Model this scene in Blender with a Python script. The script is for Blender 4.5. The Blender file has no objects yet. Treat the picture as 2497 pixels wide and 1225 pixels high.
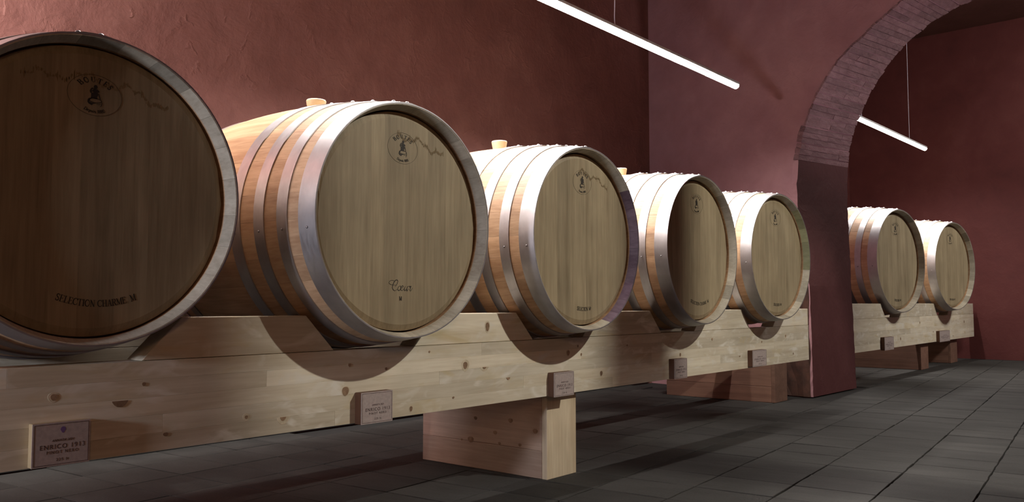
import bpy, bmesh, math, random
from mathutils import Vector, Matrix
random.seed(7)
sc = bpy.context.scene
COL = sc.collection
PI = math.pi

# ------------------------------------------------------------------ camera, world, exposure
F_PX, YAW, PITCH, CAM_H = 2050.0, math.radians(39.7), math.atan(127.5 / 2050.0), 0.588
cd = bpy.data.cameras.new('camera'); cam = bpy.data.objects.new('camera', cd); COL.objects.link(cam)
cd.sensor_fit = 'HORIZONTAL'; cd.sensor_width = 36.0; cd.lens = 36.0 * F_PX / 2497.0
cd.clip_start = 0.05; cd.clip_end = 60
cam.location = (0, 0, CAM_H)
cam.rotation_euler = (PI / 2 + PITCH, 0, YAW - PI / 2)
sc.camera = cam
w = bpy.data.worlds.new('world'); sc.world = w; w.use_nodes = True
w.node_tree.nodes['Background'].inputs[0].default_value = (0.5, 0.5, 0.6, 1)
w.node_tree.nodes['Background'].inputs[1].default_value = 0.02
sc.view_settings.view_transform = 'Standard'; sc.view_settings.look = 'None'
sc.view_settings.exposure = 0.14; sc.view_settings.gamma = 1.0
sc.view_settings.use_curve_mapping = False
TUBE_EMIT = 16.0
TUBE2_EMIT = 14.0


def lamp(name, kind, loc, target, energy, color, size=0.1, size_y=None, spot=None, blend=0.3):
    d = bpy.data.lights.new(name, kind); d.energy = energy; d.color = color
    if kind == 'AREA':
        d.size = size
        if size_y: d.shape = 'RECTANGLE'; d.size_y = size_y
    else:
        d.shadow_soft_size = size
    if kind == 'SPOT': d.spot_size = spot; d.spot_blend = blend
    o = bpy.data.objects.new(name, d); COL.objects.link(o); o.location = loc
    o.rotation_euler = (Vector(target) - Vector(loc)).to_track_quat('-Z', 'Y').to_euler()
    return o


# key, side and arch lamps and added fill lights, all outside the frame
lamp('key_spotlight', 'SPOT', (3.0, -1.0, 2.75), (2.2, 1.6, 0.6), 245, (1.0, 0.95, 0.84), 0.03, spot=math.radians(108), blend=0.15)
lamp('far_head_fill', 'SPOT', (7.9, -0.6, 2.9), (8.1, 1.9, 0.7), 80, (1.0, 0.92, 0.78), 0.04, spot=math.radians(62), blend=0.5)  # added fill that brightens the far barrel heads
lamp('side_lamp', 'AREA', (-2.3, 1.32, 0.95), (2.5, 1.6, 0.7), 46, (0.86, 0.88, 1.0), 0.22)
lamp('warm_fill', 'AREA', (-1.4, -2.6, 2.0), (1.0, 1.6, 0.8), 14, (1.0, 0.56, 0.30), 0.5)  # added warm fill for the dark head of the first barrel
lamp('arch_uplight', 'SPOT', (5.1, -0.1, 0.25), (5.75, 1.05, 2.6), 75, (0.96, 0.84, 0.92), 0.08, spot=math.radians(76), blend=0.6)
lamp('floor_fill', 'AREA', (4.9, -1.5, 3.5), (5.1, -0.9, 0), 40, (1.0, 0.97, 0.92), 0.6)  # added fill that brightens the near floor, no fixture known
lamp('far_room_fill', 'AREA', (7.9, -0.9, 3.45), (8.9, 0.4, 0.4), 75, (1.0, 0.96, 0.9), 0.6)  # added fill for the far floor and end wall

# ------------------------------------------------------------------ node helper
class NT:
    def __init__(s, name):
        s.m = bpy.data.materials.new(name); s.m.use_nodes = True
        s.t = s.m.node_tree; s.b = s.t.nodes['Principled BSDF']
    def n(s, typ, ins=None, **kw):
        nd = s.t.nodes.new(typ)
        for k, v in kw.items(): setattr(nd, k, v)
        for k, v in (ins or {}).items(): s.set(nd.inputs[k], v)
        return nd
    def set(s, sock, v):
        if isinstance(v, bpy.types.NodeSocket): s.t.links.new(v, sock)
        elif isinstance(v, bpy.types.Node): s.t.links.new(v.outputs[0], sock)
        else: sock.default_value = v
    def bs(s, **kw):
        for k, v in kw.items(): s.set(s.b.inputs[k.replace('_', ' ')], v)
    def math(s, op, a, b=0.0, c=0.0, clamp=False):
        return s.n('ShaderNodeMath', {0: a, 1: b, 2: c}, operation=op, use_clamp=clamp).outputs[0]
    def mix(s, f, a, b, mode='MIX'):
        nd = s.n('ShaderNodeMix', data_type='RGBA', blend_type=mode)
        s.set(nd.inputs[0], f)
        for i, v in ((6, a), (7, b)):
            if isinstance(v, tuple) and len(v) == 3: v = (*v, 1)
            s.set(nd.inputs[i], v)
        return nd.outputs[2]
    def ramp(s, f, stops):
        nd = s.n('ShaderNodeValToRGB', {0: f}); cr = nd.color_ramp
        while len(cr.elements) < len(stops): cr.elements.new(0.5)
        for e, (p, c) in zip(cr.elements, stops):
            e.position = p; e.color = (*c, 1) if len(c) == 3 else c
        return nd.outputs[0]
    def coords(s, kind='Object'):
        return s.n('ShaderNodeTexCoord').outputs[kind]
    def attr(s, name):
        return s.n('ShaderNodeAttribute', attribute_type='OBJECT', attribute_name=name).outputs['Fac']
    def noise(s, vec, scale, detail=4, rough=0.55, dist=0.0, vs=(1, 1, 1), off=None):
        mp = s.n('ShaderNodeMapping', {'Vector': vec}); mp.inputs['Scale'].default_value = vs
        if off is not None:
            cb = s.n('ShaderNodeCombineXYZ', {0: off, 1: off, 2: off}); s.set(mp.inputs['Location'], cb)
        return s.n('ShaderNodeTexNoise', {'Vector': mp, 'Scale': scale, 'Detail': detail, 'Roughness': rough, 'Distortion': dist}).outputs['Fac']
    def bump(s, h, strength=0.3, dist=0.01, normal=None):
        nd = s.n('ShaderNodeBump', {'Height': h, 'Strength': strength, 'Distance': dist})
        if normal is not None: s.set(nd.inputs['Normal'], normal)
        return nd.outputs[0]


def wood(name, dark, light, grain, axis_scale, rough=0.55, tone_amt=0.5, bump=0.12, fine=1.0, blotch=0.25, pale=None):
    """procedural wood; grain runs along the axis whose scale is small; per-object 'tone' shifts it"""
    m = NT(name); co = m.coords(); tone = m.attr('tone'); seed = m.math('MULTIPLY', tone, 37.0)
    g1 = m.noise(co, grain, 5, 0.6, 0.4, axis_scale, seed)
    g2 = m.noise(co, grain * 5, 3, 0.6, 0.0, axis_scale, seed)
    g3 = m.noise(co, 6.0, 3, 0.5, 0.0, (1, 1, 1), seed)
    f = m.math('ADD', m.math('MULTIPLY', g1, 0.65), m.math('MULTIPLY', g2, 0.35 * fine))
    c = m.ramp(f, [(0.30, dark), (0.62, light)])
    bl = m.math('MULTIPLY_ADD', g3, blotch * 2, 1.0 - blotch)
    k = m.math('MULTIPLY', bl, m.math('MULTIPLY_ADD', tone, tone_amt, 1.0 - tone_amt / 2))
    cc = m.mix(1.0, c, m.n('ShaderNodeCombineXYZ', {0: k, 1: k, 2: k}).outputs[0], 'MULTIPLY')
    if pale:
        pn = m.noise(co, 9.0, 3, 0.55, 0.8, (0.8, 1, 2.2), seed)
        cc = m.mix(m.math('MULTIPLY', m.math('SUBTRACT', pn, 0.53, clamp=True), 6.0, clamp=True), cc, pale)
        yn = m.noise(co, 5.0, 3, 0.6, 1.5, (0.6, 1, 2.0), m.math('ADD', seed, 40.0))
        cc = m.mix(m.math('MULTIPLY', m.math('SUBTRACT', yn, 0.57, clamp=True), 4.0, clamp=True), cc, (0.60, 0.49, 0.27))
    m.bs(Base_Color=cc, Roughness=rough, Normal=m.bump(f, bump, 0.004))
    return m.m


M = {}
M['oak_head'] = wood('oak_head', (0.20, 0.155, 0.09), (0.33, 0.27, 0.17), 16, (2.2, 2.2, 0.12), 0.6, 0.55, 0.1)
M['oak_stave'] = wood('oak_stave', (0.36, 0.20, 0.105), (0.60, 0.40, 0.245), 16, (2.2, 0.14, 2.2), 0.5, 0.28, 0.1)
M['oak_chime'] = wood('oak_chime', (0.33, 0.29, 0.22), (0.52, 0.48, 0.39), 20, (2, .5, 2), 0.6, 0.5, 0.15)
M['chime_wine'] = wood('chime_wine', (0.10, 0.055, 0.085), (0.25, 0.18, 0.23), 9, (2, .5, 2), 0.6, 0.5, 0.15)
M['chime_green'] = wood('chime_green', (0.20, 0.20, 0.09), (0.34, 0.34, 0.20), 9, (2, .5, 2), 0.6, 0.5, 0.15)
M['pine_board'] = wood('pine_board', (0.55, 0.47, 0.34), (0.77, 0.71, 0.57), 12, (0.09, 1.6, 2.0), 0.45, 0.30, 0.08, blotch=0.16, pale=(0.80, 0.76, 0.66))
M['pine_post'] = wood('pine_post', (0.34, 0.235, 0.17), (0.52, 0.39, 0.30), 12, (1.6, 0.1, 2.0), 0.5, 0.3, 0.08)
M['shaded_post'] = wood('shaded_post', (0.13, 0.065, 0.045), (0.22, 0.12, 0.085), 12, (1.6, 0.1, 2.0), 0.6, 0.3, 0.08)  # post wood darkened, its shade put into the colour
M['pine_upright'] = wood('pine_upright', (0.48, 0.37, 0.24), (0.68, 0.58, 0.42), 12, (2.0, 1.6, 0.12), 0.5, 0.3, 0.08)
M['knot'] = wood('knot', (0.16, 0.09, 0.05), (0.36, 0.24, 0.15), 60, (1, 1, 1), 0.5, 0.6, 0.1)
M['knot_halo'] = wood('knot_halo', (0.50, 0.41, 0.27), (0.70, 0.62, 0.47), 40, (1, 1, 1), 0.4, 0.2, 0.1)


def mat_metal():
    m = NT('galvanised_steel'); co = m.coords()
    n1 = m.noise(co, 9, 4, 0.6); n2 = m.noise(co, 130, 2, 0.5, 0, (0.3, 1, 0.3))
    c = m.ramp(n1, [(0.3, (0.35, 0.335, 0.345)), (0.7, (0.49, 0.475, 0.49))])
    r = m.math('MULTIPLY_ADD', n2, 0.25, 0.36)
    m.bs(Base_Color=c, Metallic=0.9, Roughness=r, Normal=m.bump(n2, 0.06, 0.002))
    return m.m
M['steel'] = mat_metal()


def mat_plaster(name, dark, mid, light, bumpy=0.5, mould=None):
    m = NT(name); co = m.coords()
    a = m.noise(co, 1.1, 5, 0.55, 0.6); b = m.noise(co, 5.5, 6, 0.6, 0.3); c = m.noise(co, 40, 4, 0.6)
    f = m.math('ADD', m.math('MULTIPLY', a, 0.6), m.math('MULTIPLY', b, 0.4))
    col = m.ramp(f, [(0.32, dark), (0.5, mid), (0.66, light)])
    # scratches and lifted trowel marks
    v = m.n('ShaderNodeTexVoronoi', {'Vector': m.n('ShaderNodeMapping', {'Vector': co, 'Scale': (1, 1, 1.6)}), 'Scale': 2.6, 'Randomness': 1.0}, feature='DISTANCE_TO_EDGE')
    d = m.n('ShaderNodeTexNoise', {'Vector': co, 'Scale': 3.0, 'Detail': 5.0, 'Distortion': 1.5}).outputs['Fac']
    ridge = m.math('MULTIPLY', m.math('SUBTRACT', 1.0, m.math('MULTIPLY', m.math('ABSOLUTE', m.math('SUBTRACT', d, 0.5)), 28.0), clamp=True), m.math('GREATER_THAN', b, 0.56))
    h = m.math('ADD', m.math('ADD', m.math('MULTIPLY', b, 1.0), m.math('MULTIPLY', c, 0.12)), m.math('MULTIPLY', ridge, 0.13))
    bn = m.bump(h, bumpy, 0.03)
    m.bs(Base_Color=col, Roughness=0.72, Normal=bn)
    m.b.inputs['Specular IOR Level'].default_value = 0.3
    return m.m
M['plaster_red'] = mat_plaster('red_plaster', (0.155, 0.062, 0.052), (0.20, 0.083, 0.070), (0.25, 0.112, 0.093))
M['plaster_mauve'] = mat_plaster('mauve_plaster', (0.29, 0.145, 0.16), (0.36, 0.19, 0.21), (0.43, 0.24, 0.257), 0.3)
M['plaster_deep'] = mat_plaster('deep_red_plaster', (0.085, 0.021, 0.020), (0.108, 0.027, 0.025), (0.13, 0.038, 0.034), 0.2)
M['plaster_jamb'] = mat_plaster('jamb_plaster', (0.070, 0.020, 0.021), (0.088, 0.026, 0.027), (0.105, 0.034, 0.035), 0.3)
M['ceiling'] = mat_plaster('ceiling_plaster', (0.10, 0.05, 0.045), (0.13, 0.065, 0.06), (0.16, 0.08, 0.07), 0.3)


def mat_brick():
    m = NT('painted_brick'); co = m.coords(); tone = m.attr('tone')
    a = m.noise(co, 16, 5, 0.65, 0.3, (0.5, 1, 2.2), m.math('MULTIPLY', tone, 9.0)); b = m.noise(co, 90, 3, 0.6)
    c = m.ramp(a, [(0.3, (0.20, 0.098, 0.102)), (0.7, (0.32, 0.18, 0.188))])
    k = m.math('MULTIPLY_ADD', tone, 0.35, 0.82)
    cc = m.mix(1.0, c, m.n('ShaderNodeCombineXYZ', {0: k, 1: k, 2: k}).outputs[0], 'MULTIPLY')
    m.bs(Base_Color=cc, Roughness=0.8, Normal=m.bump(m.math('ADD', a, m.math('MULTIPLY', b, 0.3)), 1.0, 0.03))
    return m.m
M['brick'] = mat_brick()


def mat_tile():
    m = NT('grey_stone_tile'); co = m.coords(); tone = m.attr('tone'); seed = m.math('MULTIPLY', tone, 11.0)
    a = m.noise(co, 8, 6, 0.65, 0.2, (1.0, 0.35, 1.0), seed); b = m.noise(co, 110, 3, 0.7)
    f = m.math('ADD', m.math('MULTIPLY', a, 0.7), m.math('MULTIPLY', b, 0.3))
    c = m.ramp(f, [(0.30, (0.021, 0.0202, 0.019)), (0.68, (0.047, 0.0455, 0.043))])
    k = m.math('MULTIPLY_ADD', tone, 0.3, 0.85)
    cc = m.mix(1.0, c, m.n('ShaderNodeCombineXYZ', {0: k, 1: k, 2: k}).outputs[0], 'MULTIPLY')
    m.bs(Base_Color=cc, Roughness=0.8, Normal=m.bump(f, 0.45, 0.01)); m.b.inputs['Specular IOR Level'].default_value = 0.22
    return m.m
M['tile'] = mat_tile()


def plain(name, col, rough=0.5, metallic=0.0, emit=None, var=0.12, sc_=30):
    m = NT(name); co = m.coords(); n1 = m.noise(co, sc_, 4, 0.6)
    a = tuple(c * (1 - var) for c in col); b = tuple(min(1, c * (1 + var)) for c in col)
    m.bs(Base_Color=m.ramp(n1, [(0.3, a), (0.7, b)]), Roughness=rough, Metallic=metallic)
    if emit:
        m.b.inputs['Emission Color'].default_value = (*emit[0], 1); m.b.inputs['Emission Strength'].default_value = emit[1]
    return m.m
M['grout'] = plain('dark_joint', (0.010, 0.0095, 0.009), 0.9)
M['ink'] = plain('branded_ink', (0.022, 0.018, 0.014), 0.7)
M['ink_sign'] = plain('print_ink', (0.06, 0.035, 0.04), 0.7)
M['ink_violet'] = plain('violet_print', (0.16, 0.09, 0.24), 0.7)
M['sign_face'] = plain('sign_paper', (0.42, 0.35, 0.33), 0.6, sc_=120)
M['sign_edge'] = plain('plywood_edge', (0.50, 0.38, 0.22), 0.6)
M['sign_shaded_edge'] = plain('shaded_plywood_edge', (0.10, 0.04, 0.018), 0.6)  # copy of the sign edge with shade put into the colour
M['bung'] = plain('cream_silicone', (0.70, 0.62, 0.44), 0.35)
M['housing'] = plain('white_aluminium', (0.7, 0.7, 0.7), 0.4)
M['cable'] = plain('white_cable', (0.78, 0.74, 0.85), 0.5)
M['tube'] = plain('lit_diffuser', (0.9, 0.9, 0.9), 0.4, emit=((1.0, 0.93, 0.84), TUBE_EMIT))
M['tube_far'] = plain('lit_diffuser_far', (0.9, 0.9, 0.9), 0.4, emit=((1.0, 0.93, 0.84), TUBE2_EMIT))
M['stain'] = plain('brown_tide_mark', (0.19, 0.135, 0.065), 0.7, sc_=60)
M['raw_stone'] = plain('bare_brown_masonry', (0.055, 0.022, 0.014), 0.85, sc_=14, var=0.5)

# ------------------------------------------------------------------ object helpers
def link(name, me, mat=None, parent=None, loc=None, rot=None, tone=None):
    o = bpy.data.objects.new(name, me); COL.objects.link(o)
    if mat is not None and me is not None:
        if len(me.materials) == 0: me.materials.append(mat)
    if parent: o.parent = parent
    if loc: o.location = loc
    if rot: o.rotation_euler = rot
    if tone is not None: o['tone'] = float(tone)
    return o
def mesh(name, v, f, smooth=False):
    me = bpy.data.meshes.new(name); me.from_pydata(v, [], f); me.update()
    if smooth:
        for p in me.polygons: p.use_smooth = True
    return me
def bm_mesh(name, bm, smooth=False, recalc=True):
    if recalc: bmesh.ops.recalc_face_normals(bm, faces=bm.faces[:])
    me = bpy.data.meshes.new(name); bm.to_mesh(me); bm.free()
    if smooth:
        for p in me.polygons: p.use_smooth = True
    return me
def thing(name, label, cat, loc=(0, 0, 0), rz=0.0, group=None, scale=1.0):
    o = bpy.data.objects.new(name, None); COL.objects.link(o); o.location = loc; o.rotation_euler = (0, 0, rz)
    o.scale = (scale,) * 3; o.empty_display_size = 0.1
    o['label'] = label; o['category'] = cat
    if group: o['group'] = group
    return o
def box_me(name, x0, x1, y0, y1, z0, z1, bev=0.0):
    bm = bmesh.new(); bmesh.ops.create_cube(bm, size=1.0)
    for v in bm.verts:
        v.co = Vector(((x0 + x1) / 2 + v.co.x * (x1 - x0), (y0 + y1) / 2 + v.co.y * (y1 - y0), (z0 + z1) / 2 + v.co.z * (z1 - z0)))
    if bev > 0: bmesh.ops.bevel(bm, geom=bm.edges[:], offset=bev, segments=1, affect='EDGES', profile=0.5)
    return bm_mesh(name, bm)
def prism_me(name, pts, y0, y1, bev=0.0):
    """polygon in XZ extruded along Y"""
    n = len(pts)
    v = [(x, y0, z) for x, z in pts] + [(x, y1, z) for x, z in pts]
    f = [tuple(range(n)), tuple(range(2 * n - 1, n - 1, -1))] + [(i, i + n, (i + 1) % n + n, (i + 1) % n) for i in range(n)]
    me = mesh(name, v, f); bm = bmesh.new(); bm.from_mesh(me); bpy.data.meshes.remove(me)
    if bev > 0: bmesh.ops.bevel(bm, geom=bm.edges[:], offset=bev, segments=1, affect='EDGES', profile=0.5)
    return bm_mesh(name, bm)

# ------------------------------------------------------------------ the setting
YB = 3.25           # back wall
def structure(o): o['kind'] = 'structure'; return o
# wall facing the rack, front room and far room
def grid_wall(name, p0, p1, z0, z1, thick, mat, nrm):
    """wall slab from p0 to p1 (xy), its visible face on the line, thickness away along nrm"""
    (x0, y0), (x1, y1) = p0, p1; nx, ny = nrm
    v = [(x0, y0, z0), (x1, y1, z0), (x1, y1, z1), (x0, y0, z1)]
    v += [(x + nx * thick, y + ny * thick, z) for x, y, z in v]
    f = [(0, 1, 2, 3), (7, 6, 5, 4), (0, 4, 5, 1), (1, 5, 6, 2), (2, 6, 7, 3), (3, 7, 4, 0)]
    return structure(link(name, mesh(name, v, f), mat))
grid_wall('wall_back', (-3.0, YB), (5.56, YB), -0.02, 3.6, 0.25, M['plaster_red'], (0, 1))
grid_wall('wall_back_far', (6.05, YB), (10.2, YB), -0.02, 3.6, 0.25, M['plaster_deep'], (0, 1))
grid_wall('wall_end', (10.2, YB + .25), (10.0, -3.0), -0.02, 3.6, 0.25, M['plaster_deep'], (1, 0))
grid_wall('wall_left', (-3.0, -3.0), (-3.0, YB), -0.02, 3.6, 0.25, M['plaster_red'], (-1, 0))
grid_wall('wall_front', (-3.0, -3.0), (10.0, -3.0), -0.02, 3.6, 0.25, M['plaster_red'], (0, -1))
structure(link('ceiling', box_me('ceiling', -3.25, 10.45, -3.25, 3.5, 3.6, 3.75), M['ceiling']))
floor = structure(link('floor', box_me('floor', -3.25, 10.45, -3.25, 3.5, -0.10, -0.008), M['grout']))

# added out of frame to block the key light: downstand ceiling beam, two slim columns
structure(link('light_blocker_1', box_me('light_blocker_1', -3.0, 5.0, -0.64, -0.58, 2.545, 3.6, 0.004), M['plaster_red']))
def blocker_column(name, x, y, r, z1):
    n = 28; vs = [(x + r * math.cos(2 * PI * i / n), y + r * math.sin(2 * PI * i / n), z) for z in (0, z1) for i in range(n)]
    fs = [(i, (i + 1) % n, (i + 1) % n + n, i + n) for i in range(n)] + [tuple(range(n))[::-1], tuple(range(n, 2 * n))]
    structure(link(name, mesh(name, vs, fs), M['plaster_red']))
blocker_column('light_blocker_2', 2.967, -0.5, 0.050, 3.6)
blocker_column('light_blocker_3', 2.542, -0.5, 0.092, 3.6)
structure(link('dark_foot_strip', box_me('dark_foot_strip', -3.0, 5.5, YB - .015, YB, 0, 0.055, 0.002), M['grout']))  # added dark strip, puts shade along the foot of the wall
# cross wall with the brick arch -----------------------------------------------------------
near_m = [(1.942, 0.0), (1.944, 0.35), (1.950, 0.69), (1.985, 0.90), (2.012, 1.06), (2.023, 1.22), (2.021, 1.37), (2.008, 1.52), (1.98, 1.64), (1.945, 1.746),
          (1.900, 1.85), (1.844, 1.944), (1.780, 2.03), (1.707, 2.104), (1.620, 2.165), (1.532, 2.225), (1.42, 2.295), (1.31, 2.36), (1.15, 2.43), (0.95, 2.485), (0.75, 2.50)]
far_m = [(1.918, 0.0), (1.926, 0.35), (1.936, 0.66), (1.940, 0.87), (1.945, 1.07), (1.949, 1.28), (1.945, 1.44), (1.935, 1.606), (1.918, 1.70), (1.897, 1.783),
         (1.865, 1.87), (1.826, 1.951), (1.77, 2.06), (1.708, 2.155), (1.640, 2.245), (1.572, 2.32), (1.47, 2.405), (1.367, 2.473), (1.20, 2.545), (0.98, 2.60), (0.75, 2.62)]
near_p = near_m + [(1.5 - y, z) for y, z in near_m[-2::-1]]
far_p = far_m + [(1.5 - y, z) for y, z in far_m[-2::-1]]
nx = lambda y: 5.30 + 0.196 * (y - 1.95)
FX = 6.05
CORE = 0.004     # the core opening is this much wider than the brick lining
def outward(prof, d):
    out = []
    for i, (y, z) in enumerate(prof):
        a = prof[max(i - 1, 0)]; b = prof[min(i + 1, len(prof) - 1)]
        t = Vector((b[0] - a[0], b[1] - a[1])).normalized()
        n = Vector((t.y, -t.x))     # away from the opening
        dd = d if 7 <= i < len(prof) - 7 else d + 0.022
        out.append((y + n.x * dd, z + n.y * dd))
    return out
nc, fc = outward(near_p, CORE), outward(far_p, CORE)
nc[0] = (nc[0][0], -0.02); fc[0] = (fc[0][0], -0.02); nc[-1] = (nc[-1][0], -0.02); fc[-1] = (fc[-1][0], -0.02)
v, f = [], []
N = len(nc)
def outer(i, prof):
    # matching points on a rectangle around the opening
    y, z = prof[i]
    if i <= 6: return (YB, z)
    if i >= N - 7: return (-3.0, z)
    t = (i - 7) / (N - 15)
    return (YB + (-3.0 - YB) * t, 3.6)
for i in range(N):
    a = nc[i]; b = outer(i, nc); c = fc[i]; d = outer(i, fc)
    v += [(nx(a[0]), a[1 - 1], a[1]), (nx(b[0]), b[0], b[1]), (FX, c[0], c[1]), (FX, d[0], d[1])]
for i in range(N - 1):
    p, q = 4 * i, 4 * i + 4
    f += [(p, p + 1, q + 1, q), (p + 2, q + 2, q + 3, p + 3), (p, q, q + 2, p + 2)]
# corner triangles to reach the top corners
v += [(nx(YB), YB, 3.6), (FX, YB, 3.6), (nx(-3.0), -3.0, 3.6), (FX, -3.0, 3.6)]
k = 4 * N
f += [(4 * 6 + 1, k, 4 * 7 + 1), (4 * 6 + 3, 4 * 7 + 3, k + 1), (4 * (N - 8) + 1, k + 2, 4 * (N - 7) + 1), (4 * (N - 8) + 3, 4 * (N - 7) + 3, k + 3)]
cross = structure(link('wall_cross', mesh('wall_cross', v, f), M['plaster_mauve']))

def seg_lengths(prof):
    L = [0]
    for a, b in zip(prof, prof[1:]): L.append(L[-1] + math.dist(a, b))
    return L
def at_len(prof, Ls, s):
    s = min(max(s, 0), Ls[-1] - 1e-6)
    for i in range(len(Ls) - 1):
        if Ls[i + 1] >= s:
            t = (s - Ls[i]) / (Ls[i + 1] - Ls[i]); a, b = prof[i], prof[i + 1]
            tn = Vector((b[0] - a[0], b[1] - a[1])).normalized()
            return (a[0] + (b[0] - a[0]) * t, a[1] + (b[1] - a[1]) * t), tn
    return prof[-1], Vector((0, -1))
Ln, Lf = seg_lengths(near_p), seg_lengths(far_p)
rb = random.Random(11)
# smooth rendered jambs, then brick courses from 1 m up
JAMB = 0.235
def lining_block(name, s0, s1, u0, u1, jit, mat, tone, sub=1, parent=None, depth=0.014, inset=0.0):
    """a block of the arch lining between path fractions s0..s1 and width fractions u0..u1 (0 near face, 1 far face)"""
    vs = []
    for s in (s0, s1):
        pn, tn = at_len(near_p, Ln, s * Ln[-1]); pf, tf = at_len(far_p, Lf, s * Lf[-1])
        for u in (u0, u1):
            e0 = (-1 if u == 0 else (1 if u == 1 else 0)) * abs(rb.gauss(0, 0.010))
            y = pn[0] + (pf[0] - pn[0]) * u; z = pn[1] + (pf[1] - pn[1]) * u
            x = nx(pn[0]) + (FX - nx(pn[0])) * u + e0 - (0.002 if u == 0 else 0)
            n = Vector((tn.y, -tn.x))
            vs.append((x, y - n.x * jit, z - n.y * jit, n))
    o = []
    for x, y, z, n in vs: o.append((x, y, z))
    for x, y, z, n in vs: o.append((x, y + n.x * depth, z + n.y * depth))
    cx = Vector([sum(c) / 8 for c in zip(*o)])
    o = [tuple(Vector(p) - cx) for p in o]
    fs = [(0, 1, 3, 2), (4, 6, 7, 5), (0, 4, 5, 1), (2, 3, 7, 6), (0, 2, 6, 4), (1, 5, 7, 3)]
    me = mesh(name, o, fs); bm = bmesh.new(); bm.from_mesh(me); bpy.data.meshes.remove(me)
    bmesh.ops.bevel(bm, geom=bm.edges[:], offset=0.0014, segments=1, affect='EDGES', profile=0.5)
    return link(name, bm_mesh(name, bm), mat, parent or cross, tuple(cx), tone=tone)
ncourse = 176
for i in range(ncourse):
    s0, s1 = i / ncourse, (i + 1) / ncourse
    if s1 < JAMB or s0 > 1 - JAMB: continue
    wob = rb.uniform(-0.0004, 0.0004)
    cuts = [0, 0.5, 1] if i % 2 else [0, 0.26, 0.76, 1]
    cut = [c if c in (0, 1) else c + rb.uniform(-.03, .03) for c in cuts]
    for a, b in zip(cut, cut[1:]):
        lining_block('brick', s0 + 0.00025 + wob, s1 - 0.00025 + wob, a + (0.0008 if a else 0), b - (0.0008 if b < 1 else 0), rb.uniform(-0.0015, 0.003), M['brick'], rb.random(), depth=0.034 if min(s0, 1 - s1) < JAMB + 0.03 else 0.014)
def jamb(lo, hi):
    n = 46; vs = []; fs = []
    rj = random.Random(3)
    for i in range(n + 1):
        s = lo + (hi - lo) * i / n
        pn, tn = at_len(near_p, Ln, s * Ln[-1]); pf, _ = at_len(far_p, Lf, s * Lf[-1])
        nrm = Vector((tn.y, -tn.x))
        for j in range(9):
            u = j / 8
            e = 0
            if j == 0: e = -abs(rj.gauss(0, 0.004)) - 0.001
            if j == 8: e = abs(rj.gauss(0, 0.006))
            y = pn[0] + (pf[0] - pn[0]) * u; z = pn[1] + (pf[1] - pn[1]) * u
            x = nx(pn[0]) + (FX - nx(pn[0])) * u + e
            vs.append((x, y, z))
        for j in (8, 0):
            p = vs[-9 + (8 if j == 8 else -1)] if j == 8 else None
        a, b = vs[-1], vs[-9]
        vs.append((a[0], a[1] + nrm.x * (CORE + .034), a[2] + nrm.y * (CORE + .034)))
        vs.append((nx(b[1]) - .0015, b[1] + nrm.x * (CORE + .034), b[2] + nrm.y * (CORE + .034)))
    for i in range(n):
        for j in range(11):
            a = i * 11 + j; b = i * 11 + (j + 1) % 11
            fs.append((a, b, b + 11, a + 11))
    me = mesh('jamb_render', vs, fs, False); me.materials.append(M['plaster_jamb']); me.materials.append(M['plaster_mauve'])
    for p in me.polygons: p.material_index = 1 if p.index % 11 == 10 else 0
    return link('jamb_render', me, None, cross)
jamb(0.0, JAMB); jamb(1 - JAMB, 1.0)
# bare masonry patch low on the pier's near face
bm = bmesh.new(); rr = random.Random(5)
pv = []
for i in range(13):
    z = i * 0.095
    pv.append((z, 1.958 + max(0, z - .69) * .2 + rr.uniform(-.008, .004), 2.16 + rr.uniform(-.02, .02)))
vs = []; fs = []
for z, ya, yb in pv:
    for q in range(6):
        y = ya + (yb - ya) * q / 5
        vs.append((nx(y) - 0.012 - rr.uniform(0, .014) * (0 < q < 5), y, z))
for i in range(12):
    for q in range(5):
        a = i * 6 + q; fs.append((a, a + 1, a + 7, a + 6))
# give the patch its thickness back to the wall
nf = len(vs)
for i, (z, ya, yb) in enumerate(pv):
    vs += [(nx(ya) + 0.02, ya, z), (nx(yb) + 0.02, yb, z)]
for i in range(12):
    fs += [(i * 6, nf + 2 * i, nf + 2 * i + 2, i * 6 + 6), (i * 6 + 5, i * 6 + 11, nf + 2 * i + 3, nf + 2 * i + 1)]
fs += [(72, 73, 74, 75, 76, 77, nf + 25, nf + 24)]
link('bare_masonry', mesh('bare_masonry', vs, fs), M['raw_stone'], cross)

# floor tiles ---------------------------------------------------------------------------------
TA = math.radians(4.8); TX, TY = 0.207, 0.2535; T0 = (2.462, 1.553)
ca, sa = math.cos(TA), math.sin(TA)
def tile_bm(rng):
    g = 0.0021; hx, hy = TX / 2 - g, TY / 2 - g; pts = []
    def edge(a, b, k=4):
        for i in range(k):
            t = i / k; j = rng.uniform(-.0016, .0016)
            pts.append((a[0] + (b[0] - a[0]) * t + (j if a[0] == b[0] else 0), a[1] + (b[1] - a[1]) * t + (j if a[1] == b[1] else 0)))
    c = [(-hx, -hy), (hx, -hy), (hx, hy), (-hx, hy)]
    for i in range(4): edge(c[i], c[(i + 1) % 4])
    n = len(pts)
    v = [(x, y, -0.016) for x, y in pts] + [(x, y, -0.0015) for x, y in pts] + [(x * 0.988, y * 0.99, 0) for x, y in pts]
    f = [tuple(range(2 * n, 3 * n))]
    for i in range(n):
        j = (i + 1) % n; f += [(i, j, j + n, i + n), (i + n, j + n, j + 2 * n, i + 2 * n)]
    return v, f
rt = random.Random(21)
tile_v = [tile_bm(rt) for _ in range(5)]
tile_me = [mesh('tile', *t) for t in tile_v]
cands = []
fwv = Vector((math.cos(YAW), math.sin(YAW))); rtv = Vector((math.sin(YAW), -math.cos(YAW)))
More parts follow.
